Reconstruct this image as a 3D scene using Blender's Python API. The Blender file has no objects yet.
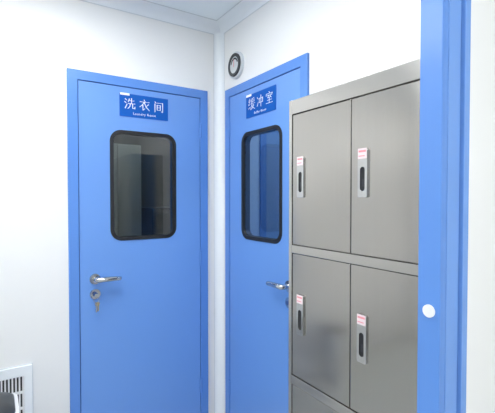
import bpy, bmesh, math
from mathutils import Vector, Matrix
scene=bpy.context.scene
scene.view_settings.view_transform='Standard'
scene.view_settings.look='None'
COL=scene.collection
XR=1.227; YB=2.215; ZC=2.53; H=1.43
PY0,PY1=0.425,0.465

# ---------------- materials ----------------
def mat(name,col,rough=0.5,metal=0.0,noise=0.0,nscale=(6,6,6),bump=0.0,ior=1.5,coat=0.0,emit=None,es=0,wavy=0):
    m=bpy.data.materials.new(name); m.use_nodes=True
    nt=m.node_tree; b=nt.nodes['Principled BSDF']
    b.inputs['Base Color'].default_value=(*col,1)
    b.inputs['Roughness'].default_value=rough
    b.inputs['Metallic'].default_value=metal
    b.inputs['IOR'].default_value=ior
    b.inputs['Coat Weight'].default_value=coat
    if emit:
        b.inputs['Emission Color'].default_value=(*emit,1); b.inputs['Emission Strength'].default_value=es
    if noise>0 or bump>0:
        tc=nt.nodes.new('ShaderNodeTexCoord'); mp=nt.nodes.new('ShaderNodeMapping')
        mp.inputs['Scale'].default_value=nscale
        n=nt.nodes.new('ShaderNodeTexNoise'); n.inputs['Scale'].default_value=1.0; n.inputs['Detail'].default_value=4
        nt.links.new(tc.outputs['Object'],mp.inputs[0]); nt.links.new(mp.outputs[0],n.inputs['Vector'])
        if noise>0:
            r=nt.nodes.new('ShaderNodeMapRange'); r.inputs[3].default_value=1-noise; r.inputs[4].default_value=1+noise
            nt.links.new(n.outputs['Fac'],r.inputs[0])
            mx=nt.nodes.new('ShaderNodeVectorMath'); mx.operation='SCALE'
            mx.inputs[0].default_value=col
            nt.links.new(r.outputs[0],mx.inputs['Scale']); nt.links.new(mx.outputs[0],b.inputs['Base Color'])
        last=None
        if wavy>0:
            n2=nt.nodes.new('ShaderNodeTexNoise'); n2.inputs['Scale'].default_value=2.4; n2.inputs['Detail'].default_value=0
            nt.links.new(tc.outputs['Object'],n2.inputs['Vector'])
            b2=nt.nodes.new('ShaderNodeBump'); b2.inputs['Strength'].default_value=1; b2.inputs['Distance'].default_value=wavy
            nt.links.new(n2.outputs['Fac'],b2.inputs['Height']); last=b2
            nt.links.new(b2.outputs[0],b.inputs['Normal'])
        if bump>0:
            bp=nt.nodes.new('ShaderNodeBump'); bp.inputs['Strength'].default_value=bump; bp.inputs['Distance'].default_value=0.001
            nt.links.new(n.outputs['Fac'],bp.inputs['Height']); nt.links.new(bp.outputs[0],b.inputs['Normal'])
            if last: nt.links.new(last.outputs[0],bp.inputs['Normal'])
    return m
M={}
M['wall']=mat('wall_panel_white',(.845,.85,.84),.40,noise=.012,nscale=(1.2,1.2,1.2))
M['trim']=mat('aluminium_trim_white',(.85,.89,.92),.35)
M['seam']=mat('seam_grey',(.66,.70,.73),.5)
M['ceil']=mat('ceiling_white',(.86,.92,.95),.5,noise=.01)
M['floor']=mat('floor_vinyl_grey',(.50,.52,.52),.3,noise=.06,nscale=(9,9,9))
M['blue']=mat('blue_powder_coat',(.150,.325,.74),.27,noise=.02,nscale=(2,2,2))
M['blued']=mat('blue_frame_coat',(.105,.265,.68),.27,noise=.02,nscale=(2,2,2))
M['gap']=mat('door_gap_seal',(.03,.09,.28),.7)  # dark blue paints the shade in door gaps; lock cylinder shares it
M['rubber']=mat('black_rubber',(.010,.011,.013),.5,noise=.05)
M['steel']=mat('brushed_steel',(.435,.415,.385),.20,metal=1,noise=.04,nscale=(200,200,1.2),bump=.03,wavy=.045)
M['steelr']=mat('brushed_steel_rail',(.52,.50,.47),.2,metal=1,noise=.03,nscale=(2,2,200),bump=.03)
M['chrome']=mat('satin_chrome',(.58,.58,.57),.12,metal=1,noise=.02)
M['plate']=mat('latch_plate_steel',(.54,.54,.54),.14,metal=1,noise=.03)
M['brass']=mat('brass_key',(.6,.5,.3),.3,metal=1,noise=.03)
M['dark']=mat('dark_slot',(.012,.014,.018),.4,noise=.05)
M['slot']=mat('grille_shadow_grey',(.025,.028,.03),.6,noise=.05)
M['white']=mat('white_plastic',(.80,.81,.82),.35,noise=.01)
M['letter']=mat('sign_white_ink',(.92,.93,.94),.6,noise=.01)
M['paper']=mat('pink_white_paper',(.82,.68,.70),.6,noise=.02)
M['red']=mat('red_print',(.75,.26,.30),.6,noise=.05)
M['sign']=mat('sign_blue',(.008,.105,.46),.65,noise=.02,ior=1.25)
M['dial']=mat('gauge_dial',(.66,.69,.70),.3,noise=.02)
M['gsil']=mat('gauge_dark_metal',(.05,.055,.06),.4,metal=.3,noise=.02)
M['lamp']=mat('led_diffuser',(.9,.9,.9),.5,emit=(.985,.995,1),es=21.5)
M['lamp_side']=mat('led_diffuser_dimmer',(.9,.9,.9),.5,emit=(.985,.995,1),es=11.5)
M['lamp_dim']=mat('led_diffuser_standby',(.9,.9,.9),.5,emit=(.95,1,.98),es=3.2)
M['lamp_dim2']=mat('led_diffuser_buffer',(.9,.9,.9),.5,emit=(.85,.93,1),es=12)
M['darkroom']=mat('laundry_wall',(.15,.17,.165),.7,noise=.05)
M['bluroom']=mat('buffer_wall',(.45,.60,.80),.6,noise=.05)  # wall colour carries the blue tint of the window's reflection
M['blueold']=mat('faded_blue_paint',(.16,.32,.62),.5,noise=.03)  # mid blue standing in for the reflection in the buffer window
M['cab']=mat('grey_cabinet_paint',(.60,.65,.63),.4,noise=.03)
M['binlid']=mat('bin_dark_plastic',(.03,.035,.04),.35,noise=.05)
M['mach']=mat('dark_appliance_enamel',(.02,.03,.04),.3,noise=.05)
def glass():
    m=bpy.data.materials.new('tinted_window_glass'); m.use_nodes=True; nt=m.node_tree
    nt.nodes.clear()
    o=nt.nodes.new('ShaderNodeOutputMaterial'); mx=nt.nodes.new('ShaderNodeMixShader')
    t=nt.nodes.new('ShaderNodeBsdfTransparent'); t.inputs[0].default_value=(.75,.79,.79,1)
    g=nt.nodes.new('ShaderNodeBsdfGlossy'); g.inputs['Roughness'].default_value=.01; g.inputs[0].default_value=(.93,.96,.97,1)
    f=nt.nodes.new('ShaderNodeFresnel'); f.inputs[0].default_value=1.9
    geo=nt.nodes.new('ShaderNodeNewGeometry')
    inv=nt.nodes.new('ShaderNodeMath'); inv.operation='SUBTRACT'; inv.inputs[0].default_value=1
    mul=nt.nodes.new('ShaderNodeMath'); mul.operation='MULTIPLY'
    nt.links.new(geo.outputs['Backfacing'],inv.inputs[1])
    nt.links.new(f.outputs[0],mul.inputs[0]); nt.links.new(inv.outputs[0],mul.inputs[1])
    nt.links.new(mul.outputs[0],mx.inputs[0]); nt.links.new(t.outputs[0],mx.inputs[1]); nt.links.new(g.outputs[0],mx.inputs[2])
    nt.links.new(mx.outputs[0],o.inputs[0]); return m
M['glass']=glass()

# ---------------- helpers ----------------
def finish(bm,name,m,parent=None,smooth=False,bevel=0,seg=2):
    bmesh.ops.remove_doubles(bm,verts=bm.verts,dist=1e-6)
    bmesh.ops.recalc_face_normals(bm,faces=bm.faces)
    me=bpy.data.meshes.new(name); bm.to_mesh(me); bm.free()
    ms=m if isinstance(m,list) else [m]
    for k in ms: me.materials.append(M[k])
    o=bpy.data.objects.new(name,me); COL.objects.link(o)
    if parent: o.parent=parent
    if smooth:
        for p in me.polygons: p.use_smooth=True
        md=o.modifiers.new('es','EDGE_SPLIT'); md.split_angle=math.radians(35)
    if bevel:
        b=o.modifiers.new('bevel','BEVEL'); b.width=bevel; b.segments=seg; b.limit_method='ANGLE'
    return o
def addbox(bm,x0,x1,y0,y1,z0,z1,mi=0):
    vs=[bm.verts.new((x,y,z)) for x in (x0,x1) for y in (y0,y1) for z in (z0,z1)]
    for f in ((0,1,3,2),(4,6,7,5),(0,4,5,1),(2,3,7,6),(0,2,6,4),(1,5,7,3)):
        bm.faces.new([vs[i] for i in f]).material_index=mi
def box(name,b,m,parent=None,bevel=0):
    bm=bmesh.new(); addbox(bm,*b); return finish(bm,name,m,parent,bevel=bevel)
def boxes(name,bl,m,parent=None,bevel=0):
    bm=bmesh.new()
    for b in bl: addbox(bm,*b)
    bmesh.ops.recalc_face_normals(bm,faces=bm.faces)
    me=bpy.data.meshes.new(name); bm.to_mesh(me); bm.free()
    for k in (m if isinstance(m,list) else [m]): me.materials.append(M[k])
    o=bpy.data.objects.new(name,me); COL.objects.link(o)
    if parent: o.parent=parent
    if bevel:
        b=o.modifiers.new('bevel','BEVEL'); b.width=bevel; b.segments=2; b.limit_method='ANGLE'
    return o
def rr(cx,cz,w,h,r,n=8):
    pts=[]
    for (sx,sz,a0) in ((1,1,0),(-1,1,90),(-1,-1,180),(1,-1,270)):
        for i in range(n+1):
            a=math.radians(a0+90*i/n)
            pts.append((cx+sx*(w/2-r)+r*math.cos(a),cz+sz*(h/2-r)+r*math.sin(a)))
    return pts
def rectlike(x0,x1,z0,z1,n=8):
    pts=[]
    for c in ((x1,z1),(x0,z1),(x0,z0),(x1,z0)): pts+= [c]*(n+1)
    return pts
def ring(name,outer,inner,y0,y1,m,parent=None,smooth=False,bevel=0):
    bm=bmesh.new(); N=len(outer)
    def mk(p,y): return [bm.verts.new((a,y,b)) for a,b in p]
    of,ob=mk(outer,y0),mk(outer,y1); inf,inb=mk(inner,y0),mk(inner,y1)
    for i in range(N):
        j=(i+1)%N
        for A,B in ((of,inf),(ob,inb),(of,ob),(inf,inb)):
            bm.faces.new((A[i],A[j],B[j],B[i]))
    bmesh.ops.remove_doubles(bm,verts=bm.verts,dist=1e-6)
    bmesh.ops.dissolve_degenerate(bm,edges=bm.edges,dist=1e-6)
    return finish(bm,name,m,parent,smooth,bevel)
def prism(name,pts,y0,y1,m,parent=None,smooth=False,bevel=0):
    bm=bmesh.new()
    a=[bm.verts.new((p[0],y0,p[1])) for p in pts]; b=[bm.verts.new((p[0],y1,p[1])) for p in pts]
    bm.faces.new(a); bm.faces.new(b)
    for i in range(len(pts)):
        j=(i+1)%len(pts); bm.faces.new((a[i],a[j],b[j],b[i]))
    return finish(bm,name,m,parent,smooth,bevel)
def circ(cx,cz,r,n=32): return [(cx+r*math.cos(2*math.pi*i/n),cz+r*math.sin(2*math.pi*i/n)) for i in range(n)]
def tube(name,pts,rad,m,parent=None,n=14,flat=1.0):
    bm=bmesh.new(); P=[Vector(p) for p in pts]; rings=[]
    for i,p in enumerate(P):
        t=((P[min(i+1,len(P)-1)]-p).normalized()+(p-P[max(i-1,0)]).normalized()).normalized()
        up=Vector((0,0,1)) if abs(t.z)<.9 else Vector((1,0,0))
        s=t.cross(up).normalized(); u=s.cross(t).normalized()
        r=rad[i] if isinstance(rad,(list,tuple)) else rad
        rings.append([bm.verts.new(p+s*r*flat*math.cos(2*math.pi*k/n)+u*r*math.sin(2*math.pi*k/n)) for k in range(n)])
    for a,b in zip(rings,rings[1:]):
        for k in range(n): bm.faces.new((a[k],a[(k+1)%n],b[(k+1)%n],b[k]))
    bm.faces.new(rings[0]); bm.faces.new(rings[-1])
    return finish(bm,name,m,parent,smooth=True)
def loft(name,loops,m,parent=None,bevel=0):
    bm=bmesh.new(); R_=[[bm.verts.new(p) for p in l] for l in loops]
    for a,b in zip(R_,R_[1:]):
        for k in range(len(a)): bm.faces.new((a[k],a[(k+1)%len(a)],b[(k+1)%len(a)],b[k]))
    bm.faces.new(R_[0]); bm.faces.new(R_[-1])
    return finish(bm,name,m,parent,smooth=True,bevel=bevel)
def empty(name,loc,rot=0,label=None,cat=None,kind=None,group=None):
    e=bpy.data.objects.new(name,None); e.empty_display_size=.1; COL.objects.link(e)
    e.location=loc; e.rotation_euler=(0,0,rot)
    tag(e,label,cat,kind,group); return e
def tag(e,label=None,cat=None,kind=None,group=None):
    if label: e['label']=label
    if cat: e['category']=cat
    if kind: e['kind']=kind
    if group: e['group']=group
def text(name,body,size,x,z,y,m,parent,spacing=1.0,off=0.0,shear=0):
    c=bpy.data.curves.new(name,'FONT'); c.body=body; c.size=size; c.extrude=.0002
    c.align_x='CENTER'; c.align_y='CENTER'; c.space_character=spacing; c.offset=off; c.shear=shear
    t=bpy.data.objects.new(name+'_c',c); COL.objects.link(t)
    bpy.context.view_layer.update()
    me=bpy.data.meshes.new_from_object(t.evaluated_get(bpy.context.evaluated_depsgraph_get()))
    bpy.data.objects.remove(t); bpy.data.curves.remove(c)
    xs=[v.co.x for v in me.vertices]; zs=[v.co.y for v in me.vertices]
    me.transform(Matrix.Translation((x,y,z))@Matrix.Rotation(math.pi/2,4,'X')@Matrix.Translation((-(min(xs)+max(xs))/2,-(min(zs)+max(zs))/2,0)))
    me.materials.clear(); me.materials.append(M[m])
    o=bpy.data.objects.new(name,me); COL.objects.link(o); o.parent=parent
    return o
# serif-style characters drawn stroke by stroke on a 100 grid
GL={
'洗':[[(8,90),(22,78)],[(3,64),(17,53)],[(8,6),(24,42)],[(46,92),(35,64)],[(42,76),(88,76)],[(65,97),(65,50)],[(32,50),(97,50)],[(54,50),(50,24),(32,4)],[(75,50),(75,10),(94,8),(96,24)]],
'衣':[[(46,99),(54,86)],[(6,80),(94,80)],[(46,80),(30,54),(4,32)],[(34,52),(34,6),(52,20)],[(48,76),(62,38),(96,6)],[(88,62),(66,44)]],
'间':[[(14,97),(24,84)],[(13,77),(13,3)],[(34,88),(88,88),(88,5),(74,12)],[(34,67),(34,22)],[(65,67),(65,22)],[(34,67),(65,67)],[(34,45),(65,45)],[(34,22),(65,22)]],
'缓':[[(22,98),(2,72),(22,74)],[(28,84),(0,42),(26,48)],[(0,10),(28,26)],[(90,99),(42,91)],[(45,85),(50,74)],[(66,87),(69,75)],[(93,86),(84,74)],[(40,68),(96,68)],[(36,51),(102,51)],[(58,68),(52,34),(32,0)],[(54,35),(86,35),(70,14),(42,-2)],[(58,30),(76,12),(102,-2)]],
'冲':[[(6,86),(19,70)],[(6,10),(22,44)],[(37,73),(37,35)],[(88,73),(88,35)],[(37,73),(88,73)],[(37,37),(88,37)],[(62,98),(62,1)]],
'室':[[(46,100),(54,89)],[(6,68),(9,84),(93,84),(86,69)],[(22,69),(80,69)],[(46,69),(26,50),(70,53)],[(62,63),(80,46)],[(20,29),(80,29)],[(50,48),(50,6)],[(4,5),(96,5)]],
}
def glyph(ch,size,x,z,y,m,parent):
    bm=bmesh.new(); s=size/100
    for stl in GL[ch]:
        for (a,b) in zip(stl,stl[1:]):
            dx,dz=b[0]-a[0],b[1]-a[1]; l=math.hypot(dx,dz); ux,uz=dx/l,dz/l
            w=3.6+3.4*abs(uz)
            if ch=='缓': w*=.88
            e=w*.35
            p=[(a[0]-ux*e-uz*w/2*1.2,a[1]-uz*e+ux*w/2*1.2),(a[0]-ux*e+uz*w/2*1.2,a[1]-uz*e-ux*w/2*1.2),(b[0]+ux*e+uz*w/2*.8,b[1]+uz*e-ux*w/2*.8),(b[0]+ux*e-uz*w/2*.8,b[1]+uz*e+ux*w/2*.8)]
            bm.faces.new([bm.verts.new((x+(q[0]-50)*s,y,z+(q[1]-50)*s)) for q in p])
            if abs(uz)<.02 and l>25:
                p=[(b[0]-9,b[1]),(b[0]-3,b[1]+6),(b[0]+3,b[1])]
                bm.faces.new([bm.verts.new((x+(q[0]-50)*s,y,z+(q[1]-50)*s)) for q in p])
    me=bpy.data.meshes.new('sign_lettering'); bm.to_mesh(me); bm.free(); me.materials.append(M[m])
    o=bpy.data.objects.new('sign_lettering',me); COL.objects.link(o); o.parent=parent
    return o

# ---------------- room shell ----------------
T=.05
D1c=(.318+1.127)/2; DW=.809; D2c=(1.370+2.136)/2; DW2=.766; DH=2.10
XL=-1.4; YS=-2.4; XE=1.75
def st(o,label,cat): tag(o,label,cat,'structure')
w=boxes('wall_back',[(XL-T,D1c-DW/2+.01,YB,YB+T,0,ZC),(D1c+DW/2-.01,XR+T,YB,YB+T,0,ZC),(D1c-DW/2+.01,D1c+DW/2-.01,YB,YB+T,DH-.01,ZC)],'wall')
st(w,'white cleanroom partition wall with the laundry door','wall')
w=boxes('wall_right',[(XR,XR+T,PY1,D2c-DW2/2+.01,0,ZC),(XR,XR+T,D2c+DW2/2-.01,YB,0,ZC),(XR,XR+T,D2c-DW2/2+.01,D2c+DW2/2-.01,DH-.01,ZC)],'wall')
st(w,'white cleanroom partition wall behind steel lockers','wall')
JX=.711; JL=-.30
w=boxes('wall_front',[(JX+.02,XE,PY0,PY1,0,ZC),(XL,JL-.02,PY0,PY1,0,ZC),(JL-.02,JX+.02,PY0,PY1,2.12,ZC)],'wall')
st(w,'white partition wall with an open doorway','wall')
w=box('wall_left',(XL-T,XL,YS,YB,0,ZC),'wall'); st(w,'plain white cleanroom side wall','wall')
w=box('wall_corridor_side',(XE,XE+T,YS,PY1,0,ZC),'wall'); st(w,'plain white corridor side wall','wall')
w=box('wall_corridor_end',(XL-T,XE+T,YS-T,YS,0,ZC),'wall'); st(w,'plain white corridor end wall','wall')
w=box('floor',(XL-T,XE+T,YS-T,YB+T,-.05,0),'floor'); st(w,'grey vinyl cleanroom floor','floor')
w=box('ceiling',(XL-T,XE+T,YS-T,YB+T,ZC,ZC+.05),'ceil'); st(w,'white panel ceiling','ceiling')
def cove(name,path_fn,r,length0,length1,n=10):
    bm=bmesh.new(); prof=[]
    for i in range(n+1):
        a=math.pi/2*i/n; prof.append((r-r*math.sin(a), r-r*math.cos(a)))
    A=[bm.verts.new(path_fn(p,q,length0)) for p,q in prof]; B=[bm.verts.new(path_fn(p,q,length1)) for p,q in prof]
    c0=bm.verts.new(path_fn(0,0,length0)); c1=bm.verts.new(path_fn(0,0,length1))
    for i in range(n): bm.faces.new((A[i],A[i+1],B[i+1],B[i]))
    bm.faces.new(A+[c0]); bm.faces.new(B+[c1])
    bm.faces.new((A[0],B[0],c1,c0)); bm.faces.new((A[-1],B[-1],c1,c0))
    return finish(bm,name,'trim',smooth=True)
R=.06
o=cove('trim_1',lambda p,q,l:(l,YB-p,ZC-q),R,XL,XR-.0); st(o,'rounded white coving between wall and ceiling','trim')
o=cove('trim_2',lambda p,q,l:(XR-p,l,ZC-q),R,PY1,YB-.0); st(o,'rounded white coving between wall and ceiling','trim')
o=cove('trim_3',lambda p,q,l:(XR-p,YB-q,l),.048,0,ZC-R+.01); st(o,'rounded white corner coving','trim')
o=boxes('trim_4',[(XL,XR-.05,YB-.003,YB,ZC-R-.004,ZC-R),(XL,XR-R,YB-R-.004,YB-R,ZC-.003,ZC)],'seam'); st(o,'thin grey coving edge line','trim')
o=boxes('trim_5',[(XR-.003,XR,PY1,YB-.05,ZC-R-.004,ZC-R),(XR-R-.004,XR-R,PY1,YB-R,ZC-.003,ZC)],'seam'); st(o,'thin grey coving edge line','trim')
o=boxes('trim_6',[(XR-.051,XR-.048,YB-.002,YB,0,ZC-R),(XR-.002,XR,YB-.051,YB-.048,0,ZC-R)],'seam'); st(o,'thin grey corner edge line','trim')
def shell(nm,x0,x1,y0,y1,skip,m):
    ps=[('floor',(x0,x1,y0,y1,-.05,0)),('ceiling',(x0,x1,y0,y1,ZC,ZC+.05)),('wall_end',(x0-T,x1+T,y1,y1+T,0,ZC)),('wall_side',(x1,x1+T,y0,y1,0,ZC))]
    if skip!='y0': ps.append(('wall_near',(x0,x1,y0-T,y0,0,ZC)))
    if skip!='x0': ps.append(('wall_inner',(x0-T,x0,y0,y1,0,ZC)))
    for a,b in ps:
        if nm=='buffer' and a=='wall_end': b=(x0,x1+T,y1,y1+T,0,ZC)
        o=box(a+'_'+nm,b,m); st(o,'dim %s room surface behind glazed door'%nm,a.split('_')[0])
shell('buffer',XR+T,XR+1.7,.6,YB-.002,'x0','bluroom')
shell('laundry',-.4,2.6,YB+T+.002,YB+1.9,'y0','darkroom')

# ---------------- doors ----------------
def door(idx,loc,rot,W,hs,label):
    e=empty('door_%d'%idx,loc,rot,label,'door','structure')
    fw=.05; hw=W/2
    bm=bmesh.new()
    prof=[(-hw,0),(-hw,DH),(hw,DH),(hw,0),(hw-fw,0),(hw-fw,DH-fw),(-hw+fw,DH-fw),(-hw+fw,0)]
    f=[bm.verts.new((x,-.014,z)) for x,z in prof]; b=[bm.verts.new((x,.05,z)) for x,z in prof]
    for q in ((0,1,6,7),(1,2,5,6),(2,3,4,5)):
        bm.faces.new([f[i] for i in q]); bm.faces.new([b[i] for i in q])
    for i in range(8): j=(i+1)%8; bm.faces.new((f[i],f[j],b[j],b[i]))
    finish(bm,'door_frame','blued',e,bevel=.002)
    g=.004
    boxes('door_seal',[(-hw+fw,-hw+fw+g,-.002,.04,0.01,DH-fw),(hw-fw-g,hw-fw,-.002,.04,0.01,DH-fw),(-hw+fw+g,hw-fw-g,-.002,.04,DH-fw-g,DH-fw)],'gap',e)  # dark strips paint in the gap shade between leaf and frame
    L=hw-fw-g
    wz,ww,wh,wr=1.50,.385,.615,.062
    ring('door_leaf',rectlike(-L,L,.012,DH-fw-g),rr(0,wz,ww-.02,wh-.02,wr-.01),-.008,.038,'blue',e)
    ring('window_frame',rr(0,wz,ww,wh,wr),rr(0,wz,ww-.040,wh-.040,wr-.018),-.012,.036,'rubber',e,smooth=True,bevel=.002)
    prism('window_glass',rr(0,wz,ww-.038,wh-.038,wr-.018),-.004,.0,'glass',e)
    hx=hs*(hw-.1285); hz=.994
    prism('handle_rosette',circ(hx,hz,.028),-.018,-.008,'chrome',e,smooth=True,bevel=.0015)
    d=-hs
    tube('door_lever',[(hx,-.016,hz),(hx,-.045,hz),(hx+d*.004,-.053,hz),(hx+d*.012,-.057,hz),(hx+d*.05,-.058,hz),(hx+d*.10,-.057,hz-.001),(hx+d*.120,-.054,hz-.003),(hx+d*.126,-.045,hz-.003)],
         [.0125,.0125,.0135,.0145,.0135,.0125,.0115,.010],'chrome',e)
    lz=.912
    prism('lock_rosette',circ(hx,lz,.027),-.016,-.008,'chrome',e,smooth=True,bevel=.0015)
    prism('lock_cylinder',circ(hx,lz,.011,20),-.026,-.014,'gap',e,smooth=True)
    for hz2 in (.25,1.05,1.85):
        tube('hinge',[(-hs*(hw-fw),-.012,hz2-.045),(-hs*(hw-fw),-.012,hz2+.045)],.0075,'blued',e)
    return e,hx,lz
d1,hx1,lz1=door(1,(D1c,YB,0),0,DW,-1,'blue painted steel laundry door with black-framed rounded window')
d2,hx2,lz2=door(2,(XR,D2c,0),-math.pi/2,DW2,1,'blue painted steel buffer room door beside steel lockers')

# keys hanging in lock of door 1
k=empty('key_ring',(D1c+hx1,YB,lz1),0,'small bunch of metal keys hanging from door lock','keys')
prism('key',[(-.002,0.004),(.002,.004),(.002,-.004),(-.002,-.004)],-.044,-.0262,'chrome',k)
prism('key_head',rr(0,-.004,.018,.024,.007,5),-.047,-.044,'chrome',k)
tube('split_ring',[(0.014*math.sin(2*math.pi*i/24),-.0455-.003*math.cos(2*math.pi*i/24),-.024+.014*math.cos(2*math.pi*i/24)) for i in range(25)],.0012,'chrome',k,n=6)
kp=[(-.010,0),(-.007,.010),(.007,.010),(.010,0),(.004,-.012),(.004,-.040),(.000,-.044),(-.004,-.040),(-.004,-.012)]
prism('hanging_key',[(x,z-.048) for x,z in kp],-.047,-.045,'chrome',k)
prism('hanging_key',[(x*.8+.008,z*.9-.046) for x,z in kp],-.051,-.049,'brass',k)

# signs
def sign(parent_loc,rot,zh,en,label):
    e=empty('door_sign',parent_loc,rot,label,'sign')
    prism('sign_panel',rr(0,0,.282,.128,.003,2),-.003,0,'sign',e)
    for i,ch in enumerate(zh):
        glyph(ch,.062,(i-1)*.084,.010,-.0034,'letter',e)
    text('sign_lettering',en,.0185,0,-.045,-.0034,'letter',e,1.2,.0)
    prism('paper_label',rr(-.112,.060,.052,.012,.001,2),-.0045,-.0031,'letter',e)
    return e
s1=sign((D1c+.002,YB-.008,1.949),0,'洗衣间','Laundry Room','blue laundry room sign with white lettering on door')
s2=sign((XR-.008,D2c,1.949),-math.pi/2,'缓冲室','Buffer Room','blue buffer room sign with white lettering on door')

# pressure gauge
g=empty('pressure_gauge',(XR,2.008,2.222),-math.pi/2,'round differential pressure gauge with dark ring and pale dial','gauge')
prism('gauge_case',circ(0,0,.078,48),-.018,0,'seam',g,smooth=True,bevel=.003)
ring('gauge_bezel',circ(0,0,.067,48),circ(0,0,.049,48),-.026,-.017,'gsil',g,smooth=True,bevel=.002)
prism('gauge_dial',circ(0,0,.0495,48),-.022,-.0185,'dial',g)
prism('gauge_needle',[(-.002,-.012),(.002,-.012),(.001,.032),(-.001,.032)],-.027,-.025,'red',g)
bm=bmesh.new()
N=12
o1=[(math.sin(math.radians(-75+150*i/N)),math.cos(math.radians(-75+150*i/N))) for i in range(N+1)]
A=[bm.verts.new((x*.032,-.0226,z*.032)) for x,z in o1]; B=[bm.verts.new((x*(.042),-.0226,z*(.042))) for x,z in o1]
for i in range(N): bm.faces.new((A[i],A[i+1],B[i+1],B[i]))
finish(bm,'gauge_scale','dark',g)

# return air grille
v=empty('air_grille',(-.03,YB,0),0,'white return air grille with vertical slats set in wall','vent')
x0,x1,z0,z1=-.175,.175,.12,.60
ring('grille_frame',rectlike(x0,x1,z0,z1,1),rectlike(x0+.036,x1-.036,z0+.05,z1-.05,1),-.014,0,'trim',v,bevel=.002)
box('grille_backing',(x0+.03,x1-.03,-.002,-.0005,z0+.04,z1-.04),'slot',v)
ring('grille_border',rectlike(x0-.004,x1+.004,z0-.004,z1+.004,1),rectlike(x0,x1,z0,z1,1),-.004,0,'seam',v)
bm=bmesh.new()
n=19
for i in range(n):
    xx=x0+.040+(x1-x0-.080)*i/(n-1)
    addbox(bm,xx-.0035,xx+.0035,-.009,-.003,z0+.05,z1-.05)
for i in range(1,5):
    zz=z1-.05-i*.08
    addbox(bm,x0+.036,x1-.036,-.010,-.004,zz-.006,zz+.006)
me=bpy.data.meshes.new('grille_slats'); bm.to_mesh(me); bm.free(); me.materials.append(M['white'])
o=bpy.data.objects.new('grille_slats',me); COL.objects.link(o); o.parent=v

# waste bin in front of the grille
b=empty('waste_bin',(-.055,1.98,0),0,'white plastic waste bin with dark rounded lid below air grille','bin')
def loop(w,d,r,z): return [(x,y,z) for x,y in rr(0,0,w,d,r,6)]
loft('bin_body',[loop(.20,.20,.05,0),loop(.205,.205,.05,.01),loop(.25,.25,.055,.495),loop(.262,.262,.058,.500),loop(.262,.262,.058,.525)],'white',b)
loft('bin_lid',[loop(.235,.235,.05,.5255),loop(.232,.232,.05,.535),loop(.21,.21,.06,.548),loop(.16,.16,.06,.556),loop(.10,.10,.049,.558)],'binlid',b)

# ---------------- lockers ----------------
LW=.618; LD=XR-.95-.002
L=empty('locker_cabinet',(.95,1.176,0),-math.pi/2,'brushed stainless steel locker cabinet with labelled doors','locker')
rows=[(1.253,1.744),(.752,1.218),(.245,.713)]
cols=[(.020,.3080),(.3110,.598)]
bl=[(0,LW,.022,LD,.10,1.80)]
bl+=[(0,.0175,0,.022,.10,1.80),(.6005,LW,0,.022,.10,1.80)]
bl+=[(.0175,.6005,0,.022,1.747,1.80),(.0175,.6005,0,.022,1.2205,1.2505),(.0175,.6005,0,.022,.7155,.7495),(.0175,.6005,0,.022,.10,.2425)]
boxes('locker_body',bl,'steelr',L,bevel=.0015)
for (lx,ly) in ((.02,.03),(LW-.05,.03),(.02,LD-.06),(LW-.05,LD-.06)):
    box('locker_foot',(lx,lx+.03,ly,ly+.03,0,.10),'steelr',L)
for ri,(a,bb) in enumerate(rows):
    for ci,(p,q) in enumerate(cols):
        dr=box('locker_door',(p,q,.003,.021,a,bb),'steel',L,bevel=.002)
        cz=(a+bb)/2+.008; cx=p+.050
        ring('handle_plate',rr(cx,cz,.036,.150,.005,4),rr(cx,cz-.018,.018,.074,.0088,4),-.0035,.003,'plate',dr,bevel=.001)
        prism('handle_recess',rr(cx,cz-.018,.0182,.0742,.0089,4),.0005,.0028,'dark',dr)
        prism('latch_lever',rr(cx,cz-.030,.005,.024,.002,3),-.001,.0004,'gsil',dr)
        prism('paper_label',rr(cx,cz+.060,.034,.032,.001,2),-.0042,-.0036,'paper',dr)
        boxes('label_print',[(cx-.014,cx+.014,-.0046,-.0043,cz+.064,cz+.070),(cx-.014,cx+.010,-.0046,-.0043,cz+.051,cz+.054)],'red',dr)

# ---------------- near doorway frame ----------------
F=empty('door_3',(0,0,0),0,'blue painted steel frame of an open doorway','door','structure')
FW=.086
def jamb(xa,s):
    def seg(a,b,y0,y1): 
        q=sorted((xa+s*a,xa+s*b)); return (q[0],q[1],y0,y1,0,2.10)
    boxes('door_lining',[seg(0,.019,PY0-.003,PY1+.004),seg(.019,.06,PY1,PY1+.004)],'blued',F,bevel=.0015)  # darker blue on the lining paints in the shade of the reveal
    boxes('door_casing',[seg(.0195,.062,PY0-.004,PY0),seg(.066,FW,PY0-.010,PY0)],'blue',F,bevel=.0015)
    boxes('casing_groove',[seg(.019,.068,PY0-.0012,PY0)],'gap',F)
jamb(JX,1); jamb(JL,-1)
boxes('door_head',[(JL,JX,PY0-.005,PY1+.004,2.10,2.119),(JL-FW,JX+FW,PY0-.005,PY0,2.1005,2.185)],'blue',F,bevel=.0012)
cap=prism('screw_cap',circ(0,0,.0125,32),-.003,0,'white',F,smooth=True,bevel=.001)
cap.rotation_euler=(0,0,-math.pi/2); cap.location=(JX,.444,1.209)

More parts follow.
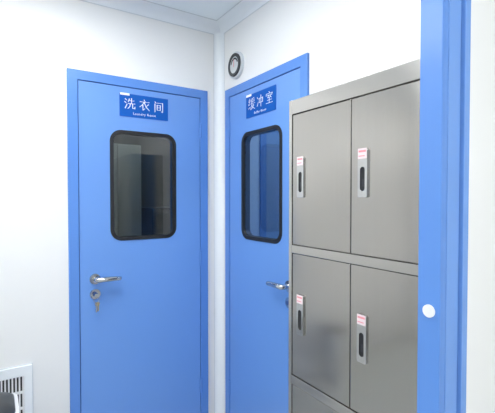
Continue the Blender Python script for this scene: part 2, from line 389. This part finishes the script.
# ---------------- rooms seen through the glass ----------------
c=empty('storage_cabinet',(.68,3.45,0),0,'tall pale grey storage cabinet inside dim laundry room','cabinet')  # added cabinet making the pale reflected area in the laundry window
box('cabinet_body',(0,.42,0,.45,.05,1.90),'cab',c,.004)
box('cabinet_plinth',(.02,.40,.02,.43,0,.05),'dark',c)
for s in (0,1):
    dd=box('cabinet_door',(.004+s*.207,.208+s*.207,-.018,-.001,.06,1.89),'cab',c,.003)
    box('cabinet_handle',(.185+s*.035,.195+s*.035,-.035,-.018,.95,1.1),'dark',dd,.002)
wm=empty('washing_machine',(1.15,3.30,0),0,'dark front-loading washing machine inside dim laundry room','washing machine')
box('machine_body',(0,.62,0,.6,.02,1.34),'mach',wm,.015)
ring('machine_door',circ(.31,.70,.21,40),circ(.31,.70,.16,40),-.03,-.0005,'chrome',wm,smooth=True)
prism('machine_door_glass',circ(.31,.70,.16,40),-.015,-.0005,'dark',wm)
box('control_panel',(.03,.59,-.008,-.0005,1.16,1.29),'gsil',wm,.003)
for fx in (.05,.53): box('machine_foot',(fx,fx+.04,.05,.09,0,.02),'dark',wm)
D=empty('door_4',(1.93,YB-.002,0),0,'blue painted inner door inside buffer room','door','structure')  # added door; its blue imitates a reflection in the buffer window
boxes('door_frame',[(-.40,-.35,-.014,0,0,DH),(.35,.40,-.014,0,0,DH),(-.35,.35,-.014,0,DH-.05,DH)],'blued',D,.002)
box('door_leaf',(-.346,.346,-.008,0,.01,DH-.054),'blueold',D)

# ---------------- ceiling lights ----------------
def panel(loc,label,m='lamp'):
    e=empty('ceiling_light',loc,0,label,'light')
    ring('light_frame',rectlike(-.31,.31,-.31,.31,1),rectlike(-.285,.285,-.285,.285,1),-.012,0,'white',e)
    prism('light_diffuser',[(-.285,-.285),(.285,-.285),(.285,.285),(-.285,.285)],-.008,-.002,m,e)
    for c in e.children: c.rotation_euler=(-math.pi/2,0,0); c.location=(0,0,-.012)
    return e
panel((.22,1.30,ZC),'square flush LED ceiling light panel')
panel((-.95,1.35,ZC),'square flush LED ceiling light panel, dimmer','lamp_side')
panel((.35,-.75,ZC),'square flush LED ceiling light panel'); panel((-.7,-.9,ZC),'square flush LED ceiling light panel')
panel((1.1,2.95,ZC),'dimmed square LED ceiling light panel','lamp_dim')  # added lamp lifting the dark view through the laundry window
panel((2.0,1.5,ZC),'dimmed square LED ceiling light panel','lamp_dim2')  # added lamp for a brighter, bluer view through the buffer window

# world
wd=bpy.data.worlds.new('World'); scene.world=wd; wd.use_nodes=True
wd.node_tree.nodes['Background'].inputs[0].default_value=(.5,.55,.6,1); wd.node_tree.nodes['Background'].inputs[1].default_value=.3

# camera
cd=bpy.data.cameras.new('camera'); cam=bpy.data.objects.new('camera',cd); COL.objects.link(cam)
cd.sensor_width=36; cd.lens=390/495*36; cd.clip_start=.02
cam.location=(0,0,H)
cam.rotation_euler=(math.pi/2-math.radians(1.25),0,-math.radians(32.9))
scene.camera=cam
